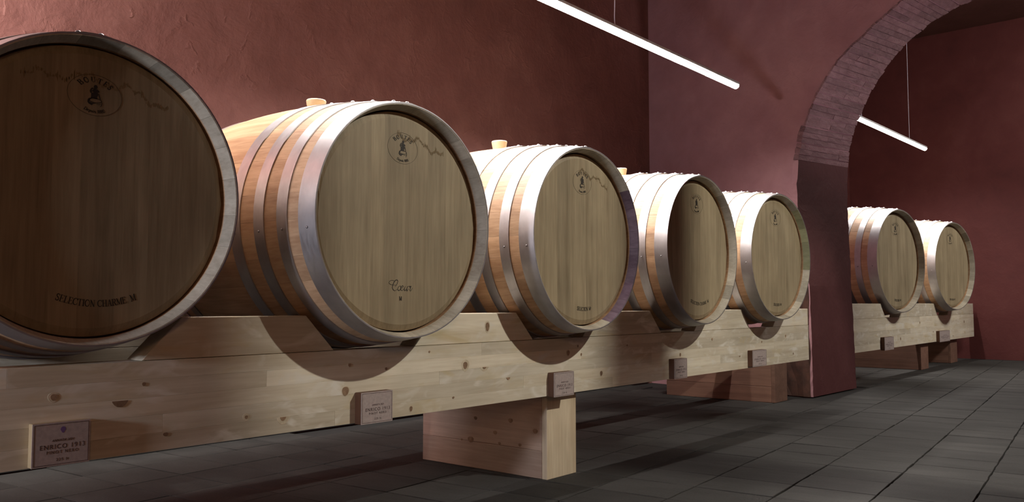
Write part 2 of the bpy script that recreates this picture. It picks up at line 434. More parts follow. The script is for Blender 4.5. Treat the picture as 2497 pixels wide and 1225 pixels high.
for i in range(-26, 40):
    for j in range(-18, 9):
        x = T0[0] + (i + .5) * TX * ca - (j + .5) * TY * sa; y = T0[1] + (i + .5) * TX * sa + (j + .5) * TY * ca
        if not (-2.85 < x < 9.85 and -2.85 < y < YB - 0.06): continue
        if 5.15 < x < 6.15 and not (-0.36 < y < 1.86): continue
        d = fwv.x * x + fwv.y * y; s = rtv.x * x + rtv.y * y
        vis = d > 1.9 and abs(s) / d < 0.64
        cands.append((0 if vis else 1, d if vis else math.hypot(x, y), x, y))
cands.sort()
rest_v, rest_f = [], []
for k, (nv, d, x, y) in enumerate(cands):
    z = rt.uniform(-0.0014, 0.0006); q = k % 5; sk = TA + rt.uniform(-.006, .006)
    tilt = (rt.uniform(-.004, .004), rt.uniform(-.004, .004))
    if k < 300:
        link('tile', tile_me[q], M['tile'], floor, (x, y, z), (*tilt, sk), tone=rt.random())
    else:
        R = Matrix.Translation((x, y, z)) @ Matrix.Rotation(sk, 4, 'Z'); base = len(rest_v)
        rest_v += [tuple(R @ Vector(p)) for p in tile_v[q][0]]; rest_f += [tuple(a + base for a in fc_) for fc_ in tile_v[q][1]]
o = link('outer_tiles', mesh('outer_tiles', rest_v, rest_f), M['tile'], floor, tone=0.5); o['kind'] = 'stuff'

# ------------------------------------------------------------------ lettering (stroke font with serifs, in XZ facing -Y)
class Ink:
    def __init__(s): s.v = []; s.f = []
    def quad(s, pts):
        b = len(s.v); s.v += pts; s.f.append(tuple(range(b, b + len(pts))))
    def line(s, pts, w0, w1=None, xf=None):
        w1 = w0 if w1 is None else w1; P = [Vector(p) for p in pts]; n = len(P)
        L, R = [], []
        for i, p in enumerate(P):
            t = (P[min(i + 1, n - 1)] - P[max(i - 1, 0)]).normalized(); nr = Vector((-t.y, t.x))
            ww = (w0 + (w1 - w0) * math.sin(PI * i / max(n - 1, 1))) / 2
            L.append(p + nr * ww); R.append(p - nr * ww)
        if xf: L = [xf(p) for p in L]; R = [xf(p) for p in R]
        for i in range(n - 1): s.quad([tuple(L[i]), tuple(R[i]), tuple(R[i + 1]), tuple(L[i + 1])])
    def poly(s, pts, xf=None): s.quad([tuple(xf(Vector(p))) if xf else tuple(p) for p in pts])
    def build(s, name, y, mat, parent, loc, thick=0.0004):
        v = [(a, y, b) for a, b in s.v] + [(a, y + thick, b) for a, b in s.v]; n = len(s.v); f = list(s.f)
        for fc in s.f:
            m = len(fc)
            for i in range(m): f.append((fc[i], fc[(i + 1) % m], fc[(i + 1) % m] + n, fc[i] + n))
        bm = bmesh.new(); me = mesh(name, v, f); bm.from_mesh(me); bpy.data.meshes.remove(me)
        return link(name, bm_mesh(name, bm), mat, parent, loc)
def arc(cx, cy, rx, ry, a0, a1, n=9):
    return [(cx + rx * math.cos(math.radians(a0 + (a1 - a0) * i / n)), cy + ry * math.sin(math.radians(a0 + (a1 - a0) * i / n))) for i in range(n + 1)]
def sf(x0, x1, y): return ('t', [(x0, y), (x1, y)])
# glyph: (advance, list of (weight, points)); K thick stroke, t thin stroke
G = {
 'B': (.72, [('K', [(.18, 0), (.18, 1)]), sf(.05, .4, .03), sf(.05, .4, .97), ('t', [(.18, .52), (.4, .52)]), ('m', arc(.38, .755, .20, .225, 90, -90)), ('m', arc(.40, .265, .24, .25, 90, -90))]),
 'O': (.82, [('m', arc(.40, .5, .31, .48, 0, 360, 18))]),
 'U': (.80, [('K', [(.18, .97), (.18, .3)]), ('t', arc(.40, .3, .22, .27, 180, 360)), ('t', [(.62, .3), (.62, .97)]), sf(.04, .32, .97), sf(.5, .74, .97)]),
 'T': (.72, [('K', [(.35, 0), (.35, .97)]), ('t', [(.04, .96), (.66, .96)]), ('t', [(.05, .97), (.04, .76)]), ('t', [(.65, .97), (.66, .76)]), sf(.22, .48, .03)]),
 'E': (.70, [('K', [(.18, 0), (.18, 1)]), ('t', [(.05, .97), (.58, .97)]), ('t', [(.05, .03), (.62, .03)]), ('t', [(.18, .52), (.44, .52)]), ('t', [(.58, .97), (.58, .78)]), ('t', [(.62, .03), (.63, .26)]), ('t', [(.44, .62), (.44, .42)])]),
 'S': (.60, [('m', arc(.29, .745, .20, .22, 30, 240)), ('K', [(.17, .60), (.40, .42)]), ('m', arc(.28, .26, .21, .24, 50, -160)), ('t', [(.47, .97), (.47, .72)]), ('t', [(.08, .3), (.08, .03)])]),
 'L': (.66, [('K', [(.18, 0), (.18, 1)]), sf(.05, .36, .97), ('t', [(.05, .03), (.58, .03)]), ('t', [(.58, .03), (.6, .3)])]),
 'C': (.76, [('m', arc(.42, .5, .33, .47, 45, 315, 14)), ('t', [(.66, .96), (.66, .68)]), ('t', [(.66, .3), (.68, .12)])]),
 'I': (.40, [('K', [(.2, 0), (.2, 1)]), sf(.06, .34, .03), sf(.06, .34, .97)]),
 'N': (.82, [('t', [(.17, 0), (.17, 1)]), ('K', [(.15, .97), (.62, .02)]), ('t', [(.64, 0), (.64, .97)]), sf(.05, .29, .03), sf(.04, .2, .97), sf(.52, .76, .97)]),
 'H': (.82, [('K', [(.19, 0), (.19, 1)]), ('K', [(.62, 0), (.62, 1)]), ('t', [(.19, .52), (.62, .52)]), sf(.05, .33, .03), sf(.05, .33, .97), sf(.48, .76, .03), sf(.48, .76, .97)]),
 'A': (.76, [('t', [(.12, .02), (.37, .98)]), ('K', [(.38, .98), (.62, .02)]), ('t', [(.2, .35), (.54, .35)]), sf(.02, .24, .03), sf(.48, .74, .03)]),
 'R': (.76, [('K', [(.18, 0), (.18, 1)]), sf(.05, .34, .03), sf(.05, .4, .97), ('m', arc(.38, .745, .20, .225, 90, -90)), ('t', [(.18, .52), (.4, .52)]), ('K', [(.38, .5), (.64, .02)]), sf(.58, .74, .03)]),
 'M': (.96, [('t', [(.16, 0), (.16, 1)]), ('K', [(.16, .98), (.46, .06)]), ('t', [(.46, .06), (.76, .98)]), ('K', [(.77, 0), (.77, 1)]), sf(.03, .28, .03), sf(.04, .2, .97), sf(.63, .91, .03), sf(.74, .9, .97)]),
 'D': (.80, [('K', [(.18, 0), (.18, 1)]), ('t', [(.05, .03), (.36, .03)]), ('t', [(.05, .97), (.36, .97)]), ('m', arc(.34, .5, .34, .47, 90, -90, 12))]),
 'e': (.52, [('m', arc(.25, .3, .19, .28, 10, 320, 12)), ('t', [(.07, .33), (.44, .33)])]),
 'p': (.58, [('K', [(.16, -.28), (.16, .6)]), ('m', arc(.29, .3, .19, .28, 130, -130, 10)), sf(.04, .28, -.27)]),
 'u': (.60, [('K', [(.15, .58), (.15, .18)]), ('t', arc(.29, .18, .14, .16, 180, 330)), ('K', [(.44, .6), (.44, 0)]), sf(.04, .2, .57)]),
 'i': (.32, [('K', [(.16, 0), (.16, .6)]), ('K', [(.16, .76), (.16, .9)]), sf(.04, .28, .03), sf(.05, .2, .58)]),
 's': (.44, [('m', arc(.22, .44, .14, .14, 40, 250)), ('K', [(.14, .36), (.3, .24)]), ('m', arc(.21, .15, .15, .14, 50, -150))]),
 '1': (.46, [('K', [(.24, 0), (.24, 1)]), ('t', [(.1, .82), (.24, .97)]), sf(.1, .38, .03)]),
 '8': (.56, [('m', arc(.27, .74, .17, .22, 0, 360, 14)), ('m', arc(.27, .26, .21, .25, 0, 360, 14))]),
 '0': (.56, [('m', arc(.27, .5, .2, .48, 0, 360, 16))]),
 '+': (.5, [('t', [(.08, .55), (.42, .55)]), ('t', [(.25, .38), (.25, .72)])]),
 ' ': (.34, []),
}
WT = {'K': (.17, .17), 't': (.06, .06), 'm': (.07, .17)}
def text_arc(ink, s, h, R, mid_deg, up=True, spacing=1.0, squash=1.0, cx=0, cz=0, wk=1.0, xs=1.0):
    """text along a circle of radius R; up=True reads over the top, else along the bottom"""
    adv = [G[c][0] * h * spacing for c in s]; tot = sum(adv); pos = -tot / 2
    for c, a in zip(s, adv):
        off = G[c][0] * h / 2; u0 = pos + (a - G[c][0] * h) / 2
        for wgt, pts in G[c][1]:
            w0, w1 = WT[wgt]
            def xf(p, u0=u0):
                u = u0 + off; th = u / R
                lx = p.x - off; lz = p.y
                if up:
                    A = math.radians(mid_deg) - th; ox, oz = math.cos(A), math.sin(A); tx, tz = oz, -ox
                    return Vector((cx + xs * (ox * (R + lz) + tx * lx), cz + squash * (oz * (R + lz) + tz * lx)))
                A = math.radians(mid_deg) + th; ox, oz = math.cos(A), math.sin(A); tx, tz = -oz, ox
                return Vector((cx + xs * (ox * (R - lz) + tx * lx), cz + squash * (oz * (R - lz) + tz * lx)))
            ink.line([(x * h, y * h) for x, y in pts], w0 * h * wk, w1 * h * wk, xf)
        pos += a

# ------------------------------------------------------------------ barrel
def set_normals(me, fn):
    """analytic corner normals; fn(face, vertex) gives a vector, or None for the flat face normal"""
    for p in me.polygons: p.use_smooth = True
    out = [None] * len(me.loops)
    for p in me.polygons:
        for li in p.loop_indices:
            n = fn(p, me.vertices[me.loops[li].vertex_index].co)
            out[li] = tuple((n if n is not None else p.normal).normalized())
    me.normals_split_custom_set(out)
R0, BULGE, LEN = 0.2995, 0.041, 0.88
def rad(y): return R0 + BULGE * (1 - ((y - LEN / 2) / (LEN / 2)) ** 2)
def stave_me(width):
    ns, na = 14, 4; g = 0.0002; vs = []; fs = []
    ys = [LEN * i / ns for i in range(ns + 1)]
    ys = [0.0, 0.012, 0.03] + [0.03 + (LEN - 0.06) * i / ns for i in range(1, ns)] + [LEN - 0.03, LEN - 0.012, LEN]
    for k, y in enumerate(ys):
        ro = rad(y); d = min(y, LEN - y)
        ri = ro - (0.003 + 0.0165 * min(d / 0.034, 1.0)) if d < 0.034 else ro - 0.0225
        gg = g / ro
        for j in range(na + 1):
            a = -width / 2 + gg + (width - 2 * gg) * j / na
            e = 0.00025 if j in (0, na) else 0.0
            vs.append(((ro - e) * math.sin(a), y, (ro - e) * math.cos(a)))
        for j in range(na, -1, -1):
            a = -width / 2 + gg + (width - 2 * gg) * j / na; vs.append((ri * math.sin(a), y, ri * math.cos(a)))
    n = 2 * na + 2
    for k in range(len(ys) - 1):
        for j in range(n): a = k * n + j; b = k * n + (j + 1) % n; fs.append((a, b, b + n, a + n))
    fs.append(tuple(range(n))); fs.append(tuple((len(ys) - 1) * n + j for j in range(n - 1, -1, -1)))
    me = mesh('stave', vs, fs); bm = bmesh.new(); bm.from_mesh(me); bpy.data.meshes.remove(me)
    me = bm_mesh('stave', bm)
    me.materials.append(M['oak_stave']); me.materials.append(M['oak_chime'])
    for p in me.polygons:
        c = p.center; r = math.hypot(c.x, c.z)
        if r < rad(c.y) - 0.0012 and min(c.y, LEN - c.y) < 0.04: p.material_index = 1
    nq = n * (len(ys) - 1)
    def nf(p, co):
        rr_ = math.hypot(co.x, co.z); ux, uz = co.x / rr_, co.z / rr_
        if p.index < nq and p.index % n < na:
            d = (rad(co.y + .001) - rad(co.y - .001)) / .002
            return Vector((ux, -d, uz))
        if p.index < nq and na < p.index % n < 2 * na + 1:
            rn = -math.sqrt(max(0, 1 - p.normal.y ** 2)); return Vector((ux * rn, p.normal.y, uz * rn))
        return None
    set_normals(me, nf)
    return me
SW = [0.20, 0.235, 0.27]
STAVES = {wd: stave_me(wd) for wd in SW}
def hoop_me(y0, y1, t=0.0022):
    n = 96; vs = []; fs = []
    r0, r1 = rad(y0) + 0.0004, rad(y1) + 0.0004
    for i in range(n):
        a = 2 * PI * i / n; s, c = math.sin(a), math.cos(a)
        deg = math.degrees(a); deg = deg - 360 if deg > 180 else deg
        e = 0.0018 if -10 < deg < 3 else 0.0      # the lapped end of the strip
        q = 0.003
        for r, y in ((r0 - .001, y0), (r0 + t + e, y0), (r1 + t + e, y1), (r1 - .001, y1)):
            vs.append((r * s, y, r * c))
    for i in range(n):
        j = (i + 1) % n
        for k in range(3): fs.append((i * 4 + k, j * 4 + k, j * 4 + k + 1, i * 4 + k + 1))
        fs.append((i * 4 + 3, j * 4 + 3, j * 4, i * 4))
    me = mesh('hoop', vs, fs); bm = bmesh.new(); bm.from_mesh(me); bpy.data.meshes.remove(me)
    me = bm_mesh('hoop', bm); me.materials.append(M['steel'])
    sl = (r1 - r0) / (y1 - y0)
    def nf(p, co):
        rr_ = math.hypot(co.x, co.z)
        return Vector((co.x / rr_, -sl, co.z / rr_)) if p.index % 4 == 1 else None
    set_normals(me, nf)
    return me
HY = [(-0.0012, 0.050), (0.086, 0.120), (0.165, 0.200), (0.252, 0.290)]
HOOPS = [hoop_me(a, b) for a, b in HY] + [hoop_me(LEN - b, LEN - a) for a, b in HY]
def dome_me(name, r, h, n=10):
    vs = [(0, 0, h)]; fs = []
    for k, (rr_, zz) in enumerate(((.55, .85), (.9, .45), (1.0, 0.0), (1.0, -0.15))):
        for i in range(n): a = 2 * PI * i / n; vs.append((r * rr_ * math.cos(a), r * rr_ * math.sin(a), h * zz))
    for i in range(n): fs.append((0, 1 + i, 1 + (i + 1) % n))
    for k in range(3):
        for i in range(n): a = 1 + k * n + i; b = 1 + k * n + (i + 1) % n; fs.append((a, a + n, b + n, b))
    return mesh(name, vs, fs, True)
RIVET = dome_me('rivet', 0.0068, 0.0058); RIVET.materials.append(M['steel'])
RIVET_S = dome_me('rivet', 0.0032, 0.0022); RIVET_S.materials.append(M['steel'])
def lathe_me(name, prof, n=28):
    vs = []; fs = []; m = len(prof)
    for i in range(n):
        a = 2 * PI * i / n
        for r, z in prof: vs.append((r * math.cos(a), r * math.sin(a), z))
    for i in range(n):
        j = (i + 1) % n
        for k in range(m - 1): fs.append((i * m + k, j * m + k, j * m + k + 1, i * m + k + 1))
    fs += [tuple(i * m for i in range(n))[::-1], tuple(i * m + m - 1 for i in range(n))]
    return mesh(name, vs, fs, True)
BUNG = lathe_me('bung', [(0.020, -0.03), (0.0225, 0.0), (0.0280, 0.028), (0.0285, 0.032), (0.027, 0.0345), (0.014, 0.0345), (0.013, 0.031)])
HR, HD = 0.2835, 0.032      # head radius and recess
def head_board_me(x0, x1):
    g = 0.00003; x0 += g; x1 -= g; pts = []
    def zc(x, r=HR): return math.sqrt(max(r * r - x * x, 1e-8))
    n = 9; xs = [max(-HR, x0) + (min(HR, x1) - max(-HR, x0)) * i / n for i in range(n + 1)]
    if x0 <= -HR: xs[0] = -HR
    r2 = HR - 0.016
    top = [(x, zc(x)) for x in xs]; bot = [(x, -zc(x)) for x in reversed(xs)]
    def inner(x, z):
        d = math.hypot(x, z); return (x, z * (r2 / d)) if abs(x) < r2 * .98 else (x * r2 / d, z * r2 / d)
    loop = top + bot
    lo2 = []
    for x, z in loop:
        zi = zc(x, r2) if abs(x) < r2 else 0.0
        if abs(x) >= r2: lo2.append((math.copysign(r2, x), math.copysign(0.0005, z)))
        else: lo2.append((x, math.copysign(zi, z)))
    k = len(loop)
    v = [(x, HD, z) for x, z in lo2] + [(x, HD + 0.007, z) for x, z in loop] + [(x, HD + 0.02, z) for x, z in loop]
    f = [tuple(range(k))]
    for i in range(k):
        j = (i + 1) % k; f += [(i, j, j + k, i + k), (i + k, j + k, j + 2 * k, i + 2 * k)]
    f.append(tuple(range(3 * k - 1, 2 * k - 1, -1)))
    bm = bmesh.new(); me = mesh('head_board', v, f); bm.from_mesh(me); bpy.data.meshes.remove(me)
    bmesh.ops.remove_doubles(bm, verts=bm.verts[:], dist=0.00005)
    return bm_mesh('head_board', bm)

def stamp(parent, off, low):
    """the cooper's round brand with its arched lettering, and the line of text low on the head"""
    ik = Ink(); c = 0.19
    ik.line([(0.0525 * math.cos(a), c + 0.0405 * math.sin(a)) for a in [2 * PI * i / 56 for i in range(57)]], 0.00042)
    text_arc(ik, 'BOUTES', 0.0125, 0.0345, 90, True, 1.18, 0.80, 0, c - 0.002, 1.1, 1.0)
    text_arc(ik, 'Depuis 1880', 0.0078, 0.0445, 270, False, 1.0, 0.80, 0, c + 0.0005, 1.0)
    # the seated figure at a tub
    S = lambda pts: [(x * .001, c + z * .001) for x, z in pts]
    ik.poly(S([(-3, 17), (-1, 20.5), (3, 20.5), (4.6, 17.5), (4, 14), (1, 12.2), (-2, 13.5)]))               # head
    ik.poly(S([(-2, 13.5), (1, 12.2), (4, 12.5), (8.2, 9.6), (8.4, 6.4), (5, 6.6), (1, 5), (-3, 5), (-6, 8)]))
    ik.poly(S([(-6, 14.2), (-2, 13.8), (-4.5, 11.4), (-7, 10.6), (-8.6, 11.6)]))                         # shoulder
    ik.poly(S([(-8.6, 11.6), (-6.6, 10.6), (-5.6, 7), (-7.6, 3), (-9.8, 4.4), (-10.2, 8)]))                    # back arm
    ik.poly(S([(-7.6, 4), (-3, 5), (1, 5), (5, 6.6), (6.4, 1.5), (4, -3), (4.6, -7.4), (-8, -6.6), (-7.4, -2)]))
    ik.poly(S([(6.4, 5), (8, 4.4), (11, -6), (9.6, -7), (7.4, -1)]))                                   # far arm
    ik.poly(S([(-8, -6.2), (-4, -6.4), (-8.5, -9), (-10.6, -14), (-6, -15.6), (2, -15.8), (-3, -17.6), (-6, -20.8), (-12, -18.2), (-14.2, -15), (-13.4, -9.5), (-11, -7)]))
    ik.line([(x * .001, c + z * .001) for x, z in arc(1, -10.4, 12.0, 4.4, 150, -200, 20)], 0.0007, 0.0014)   # tub rim
    ik.line(S([(13, -10), (13.8, -15), (12.6, -19.5), (10, -21.5)]), 0.0006, 0.0012)
    ik.line(S([(3, -17.2), (8, -17.4), (12.4, -15.8)]), 0.0005, 0.001)
    ik.build('maker_stamp', HD - 0.0005, M['ink'], parent, off)
    k2 = Ink()
    if low == 'charme': text_arc(k2, 'SELECTION CHARME  M', 0.0132, 0.226, 270, False, 0.94, 1, 0.016, 0, 0.8)
    elif low == 'short': text_arc(k2, 'SELECTION  M+', 0.0125, 0.238, 270, False, 0.80, 1, 0.008, 0, 0.85)
    elif low == 'script':
        T = lambda pts: [(-0.044 + x * 0.0000945 * 1.5, -0.153 - (y - 500) * 0.000109) for x, y in pts]
        def sp(pts, w0, w1):
            # Catmull-Rom through traced points
            P = [Vector(p) for p in pts]; P = [P[0]] + P + [P[-1]]; out = []
            for i in range(1, len(P) - 2):
                for q in range(6):
                    t = q / 6
                    out.append(0.5 * ((2 * P[i]) + (-P[i - 1] + P[i + 1]) * t + (2 * P[i - 1] - 5 * P[i] + 4 * P[i + 1] - P[i + 2]) * t * t + (-P[i - 1] + 3 * P[i] - 3 * P[i + 1] + P[i + 2]) * t ** 3))
            out.append(P[-2]); k2.line(T([(p.x - 465, p.y) for p in out]), w0, w1)
        sp([(610, 660), (655, 600), (680, 530), (655, 498), (610, 520), (565, 600), (548, 680), (575, 735), (615, 750), (660, 720)], .0007, .0020)
        sp([(640, 620), (570, 620), (500, 605), (468, 570), (490, 525), (545, 512), (600, 525)], .0007, .0010)
        sp([(740, 640), (700, 655), (678, 705), (690, 742), (725, 740), (752, 690), (748, 645), (735, 632)], .0007, .0017)
        sp([(750, 690), (790, 680), (812, 650), (795, 632), (765, 660), (752, 705), (765, 742), (800, 738), (830, 700)], .0007, .0017)
        sp([(865, 640), (845, 690), (840, 735), (865, 742), (900, 700)], .0007, .0020)
        sp([(922, 640), (905, 690), (898, 735), (912, 750), (945, 700)], .0007, .0020)
        sp([(925, 660), (965, 635), (975, 665), (985, 650), (1005, 640), (990, 690), (980, 735), (1000, 750), (1045, 680)], .0007, .0019)
        text_arc(k2, 'M', 0.0105, 5.0, 270, False, 1, 1, -0.004, 5.0 - 0.2055, 1.3)
    k2.build('head_lettering', HD - 0.0005, M['ink'], parent, off)

def tide_mark(parent, off, rng, kind):
    """wavy brown tide mark soaked into the top of the head"""
    ik = Ink(); n = 60; pts = []
    x = -0.135 if kind == 0 else -0.02; x1 = 0.15
    ph = rng.uniform(0, 6)
    for i in range(n + 1):
        t = i / n; xx = x + (x1 - x) * t
        z = 0.222 - 0.9 * xx * xx - 0.10 * max(xx, 0) + 0.007 * math.sin(xx * 70 + ph) + 0.004 * math.sin(xx * 190 + ph) + rng.uniform(-.0015, .0015)
        pts.append((xx, min(z, math.sqrt(0.262 ** 2 - xx * xx))))
    for (xa, za), (xb, zb_) in zip(pts, pts[1:]):
        for q in range(2):
            xx = xa + (xb - xa) * (q + rng.random()) / 2; zz = za + (zb_ - za) * q / 2 + rng.uniform(-.002, .002); hh = rng.uniform(.0012, .0055) * (1 if rng.random() > .12 else 2.2); ww = rng.uniform(.0007, .0014)
            ik.poly([(xx - ww, zz - hh * .4), (xx, zz - hh), (xx + ww, zz - hh * .3), (xx + ww * .8, zz + hh * .5), (xx, zz + hh), (xx - ww * .8, zz + hh * .4)])
    return ik.build('tide_mark', HD - 0.0003, M['stain'], parent, off)

def barrel(cx, cy, cz, yaw, s, label, group, cuts, tones, low, seed, mark=None, bung=True, stain=None):
    rng = random.Random(seed)
    zb = R0 + BULGE
    ax = Vector((math.cos(yaw + PI / 2), math.sin(yaw + PI / 2)))
    t = thing('wine_barrel', label, 'barrel', (cx + ax.x * LEN / 2 * s, cy + ax.y * LEN / 2 * s, cz - zb * s), yaw, group, s)
    off = (0, -LEN / 2, zb)
    # staves round the circle
    order = [];
    ks = [0, 1, 2] * 8 + [1, 1]
    rng.shuffle(ks); tot = sum(SW[k] for k in ks)
    # close the circle exactly with a few middle staves
    ks = ks[:]; 
    while sum(SW[k] for k in ks) > 2 * PI: ks.pop()
    rest = 2 * PI - sum(SW[k] for k in ks); extra = rest / len(ks)
    a = -SW[ks[0]] / 2
    for k in ks:
        wd = SW[k] + extra
        o = link('stave', STAVES[SW[k]], None, t, off, (0, a + wd / 2, 0), tone=rng.random())
        o.scale = (1 + extra / SW[k] * 0, 1, 1)
        a += wd
    if extra > 1e-4: pass
    if stain:
        lo_, hi_, mt = stain
        for o in [c for c in t.children if c.name.startswith('stave')]:
            A = math.degrees(o.rotation_euler[1]) % 360
            if lo_ < A < hi_:
                o.material_slots[1].link = 'OBJECT'; o.material_slots[1].material = M[mt]
                o['label'] = 'stave with a wine-stained rim' if mt == 'chime_wine' else 'stave with a greenish rim'
    for k, me in enumerate(HOOPS):
        h = link('hoop', me, None, t, off)
        y0, y1 = HY[k % 4]
        if k > 3: y0, y1 = LEN - y1, LEN - y0
        if k < 4:
            ym = (y0 + y1) / 2; r = rad(ym) + 0.0028
            for ang, yo, me2 in ((-7.0, 0.004, RIVET), (0.5, -0.004, RIVET), (-97, 0.0, RIVET_S)):
                A = math.radians(ang); y = ym + yo
                link('rivet', me2, None, h, (r * math.sin(A), y, r * math.cos(A)), (0, A, 0))
    for a0, b0, tn in zip(cuts, cuts[1:], tones):
        link('head_board', head_board_me(a0, b0), M['oak_head'], t, off, tone=tn)
    bk = link('rear_head', prism_me('rear_head', [(0.28 * math.cos(2 * PI * i / 40), 0.28 * math.sin(2 * PI * i / 40)) for i in range(40)], LEN - 0.05, LEN - 0.03), M['oak_head'], t, off, tone=.5)
    if bung: link('bung', BUNG, M['bung'], t, (0, 0.398 - LEN / 2, zb + rad(0.398) - 0.001))
    stamp(t, off, low)
    if mark is not None: tide_mark(t, off, rng, mark)
    return t
# width classes are closed to a full circle by re-cutting them here
def fit_staves():
    global SW, STAVES
    pat_sum = 8 * sum(SW) + 2 * SW[1]
    k = 2 * PI / pat_sum; SW = [x * k for x in SW]; STAVES = {wd: stave_me(wd) for wd in SW}
for me in STAVES.values(): bpy.data.meshes.remove(me)
fit_staves()
GR = 'oak barrels lying in a row on the near rack'; GF = 'oak barrels lying on the far rack behind the arch'
barrel(0.732, 1.643, 0.807, 0, 1.0, 'nearest oak barrel at the left edge, dark head cut by the frame', GR,
       [-.29, -.205, -.13, -.075, -.022, .05, .115, .185, .29], [.25, .35, .3, .42, .2, .45, .4, .5], 'charme', 1, 0)
barrel(1.486, 1.571, 0.8005, 0.002, 1.0, 'second oak barrel from the left, head branded with a curly script word', GR,
       [-.29, -.2, -.107, -.062, .02, .091, .16, .22, .29], [.55, .6, .75, .5, .6, .52, .62, .55], 'script', 2, 1)
barrel(2.291, 1.566, 0.8005, -0.007, 1.0, 'third barrel from the left, purple wine stain on its right rim', GR,
       [-.29, -.215, -.139, -.068, .02, .09, .161, .23, .29], [.7, .75, .35, .7, .62, .72, .66, .6], 'short', 3, 1, stain=(50, 160, 'chime_wine'))
barrel(3.121, 1.576, 0.805, -0.007, 1.0, 'fourth barrel from the left, left half of its head in dark shadow', GR,
       [-.29, -.2, -.12, -.05, .03, .1, .17, .29], [.4, .45, .55, .6, .65, .8, .7], 'charme', 4)
barrel(3.941, 1.581, 0.812, -0.082, 1.0, 'fifth barrel, last one before the brick arch', GR,
       [-.29, -.19, -.11, -.04, .02, .1, .18, .29], [.62, .7, .65, .72, .6, .7, .75], 'short', 5, stain=(35, 100, 'chime_green'))
barrel(7.076, 1.871, 0.923, -0.179, 1.35, 'first barrel beyond the arch, partly hidden by the pier', GF,
       [-.29, -.18, -.1, -.03, .04, .12, .2, .29], [.6, .65, .7, .62, .7, .66, .7], 'short', 6)
barrel(8.679, 1.822, 0.935, -0.208, 1.35, 'farthest barrel, at the right end of the rack beyond the arch', GF,
       [-.29, -.18, -.1, -.03, .04, .12, .2, .29], [.5, .55, .6, .52, .6, .56, .6], 'short', 7)
# wine stain on the third barrel's chime: a thin soaked film on the stave ends
# ------------------------------------------------------------------ racks
def knot_me(rx, rz, half=False):
    n = 18; vs = []; fs = []
    a1 = (PI, 2 * PI) if half else (0, 2 * PI)
    for i in range(n):
        a = a1[0] + (a1[1] - a1[0]) * i / (n - (1 if half else 0)); q = 1 + 0.06 * math.sin(3 * a)
        vs.append((rx * q * math.cos(a), 0, rz * q * math.sin(a)))
    vs += [(x * .985, -0.0006, z * .985) for x, y, z in vs]
    fs = [tuple(range(n, 2 * n))] + [(i, (i + 1) % n, (i + 1) % n + n, i + n) for i in range(n)]
    bm = bmesh.new(); me = mesh('knot', vs, fs); bm.from_mesh(me); bpy.data.meshes.remove(me)
    return bm_mesh('knot', bm)
def add_knot(parent, p, rx, rz, half=False, halo=0, tone=.5, rz_rot=0):
    if halo: link('knot_ring', knot_me(rx * halo, rz * halo * .9, half), M['knot_halo'], parent, (p[0], p[1] + 0.0002, p[2]), (0, 0, rz_rot), tone=.5)
    o = link('knot', knot_me(rx, rz, half), M['knot'], parent, (p[0] if rz_rot == 0 else p[0] - .0005, p[1] - (0.0005 if rz_rot == 0 else 0), p[2]), (0, 0, rz_rot), tone=tone); return o

def beam(parent, name, x0, x1, y0, y1, z0, z1, layers, cutsets, seed, boards='board'):
    rng = random.Random(seed)
    b = link(name, box_me(name, x0 + .002, x1 - .002, y0 + .003, y1, z0 + .001, z1 - .002), M['pine_board'], parent, tone=.4)
    h = (z1 - z0) / layers
    for k in range(layers):
        cs = [x0] + cutsets[k % len(cutsets)] + [x1]
        for a, c in zip(cs, cs[1:]):
            if c - a < 0.02: continue
            me = box_me(boards, a - (a + c) / 2 + .0001, c - (a + c) / 2 - .0001, -(y1 - y0) / 2, (y1 - y0) / 2, -h / 2 + .00005, h / 2 - .00005, 0.0003)
            link(boards, me, M['pine_board'], b, ((a + c) / 2, (y0 + y1) / 2, z0 + h * (k + .5)), tone=rng.random())
    return b
BZ0, BZ1, BZ2 = 0.282, 0.469, 0.558
rack = thing('barrel_rack', 'long near rack of pale pine beams carrying the five near barrels', 'rack', (2.0, 1.98, 0.0))
rack.location = (0, 0, 0)
Y0, Y1, Y2, Y3 = 1.696, 1.762, 2.252, 2.310
cutset = [[0.35, 1.35, 2.62, 3.9], [0.9, 2.1, 3.5], [0.2, 1.72, 2.9, 4.1], [1.15, 2.42, 3.3], [0.6, 1.9, 3.05, 4.2]]
fb = beam(rack, 'front_beam', -0.9, 4.572, Y0, Y1, BZ0, BZ1, 5, cutset, 31)
rbm = beam(rack, 'rear_beam', -0.9, 5.04, Y2, Y3, BZ0, BZ1, 2, [[1.5, 3.3], [0.7, 2.6, 4.2]], 32)
cent = [-0.08, 0.712, 1.486, 2.292, 3.119, 3.957]
rcent = [-0.08, 0.732, 1.485, 2.296, 3.126, 3.999]
NB, NTp = 0.140, 0.226
def blocks(parent, y0, y1, cent, xl, xr, z1, z2, nb, nt, rng, names='cradle_block'):
    edges = [xl] + [c for c in cent] + [xr]; res = []
    for i in range(len(edges) - 1):
        a, b = edges[i], edges[i + 1]
        lb = a + (nb if i > 0 else 0); lt = a + (nt if i > 0 else 0); rb_ = b - (nb if i < len(edges) - 2 else 0); rt_ = b - (nt if i < len(edges) - 2 else 0)
        pts = [(lb, z1 + .001), (rb_, z1 + .001), (rt_, z2), (lt, z2)]
        mx = (a + b) / 2
        me = prism_me(names, [(x - mx, z - z1) for x, z in pts], 0, y1 - y0, 0.0012)
        res.append(link(names, me, M['pine_board'], parent, (mx, y0, z1), tone=rng.random()))
    return res
rg = random.Random(9)
fblk = blocks(rack, Y0 + .0015, Y1, cent, -0.9, 4.572, BZ1, BZ2, NB, NTp, rg)
blocks(rack, Y2, Y3, rcent, -0.9, 4.40, BZ1, BZ2, NB + .005, NTp + .005, rg)
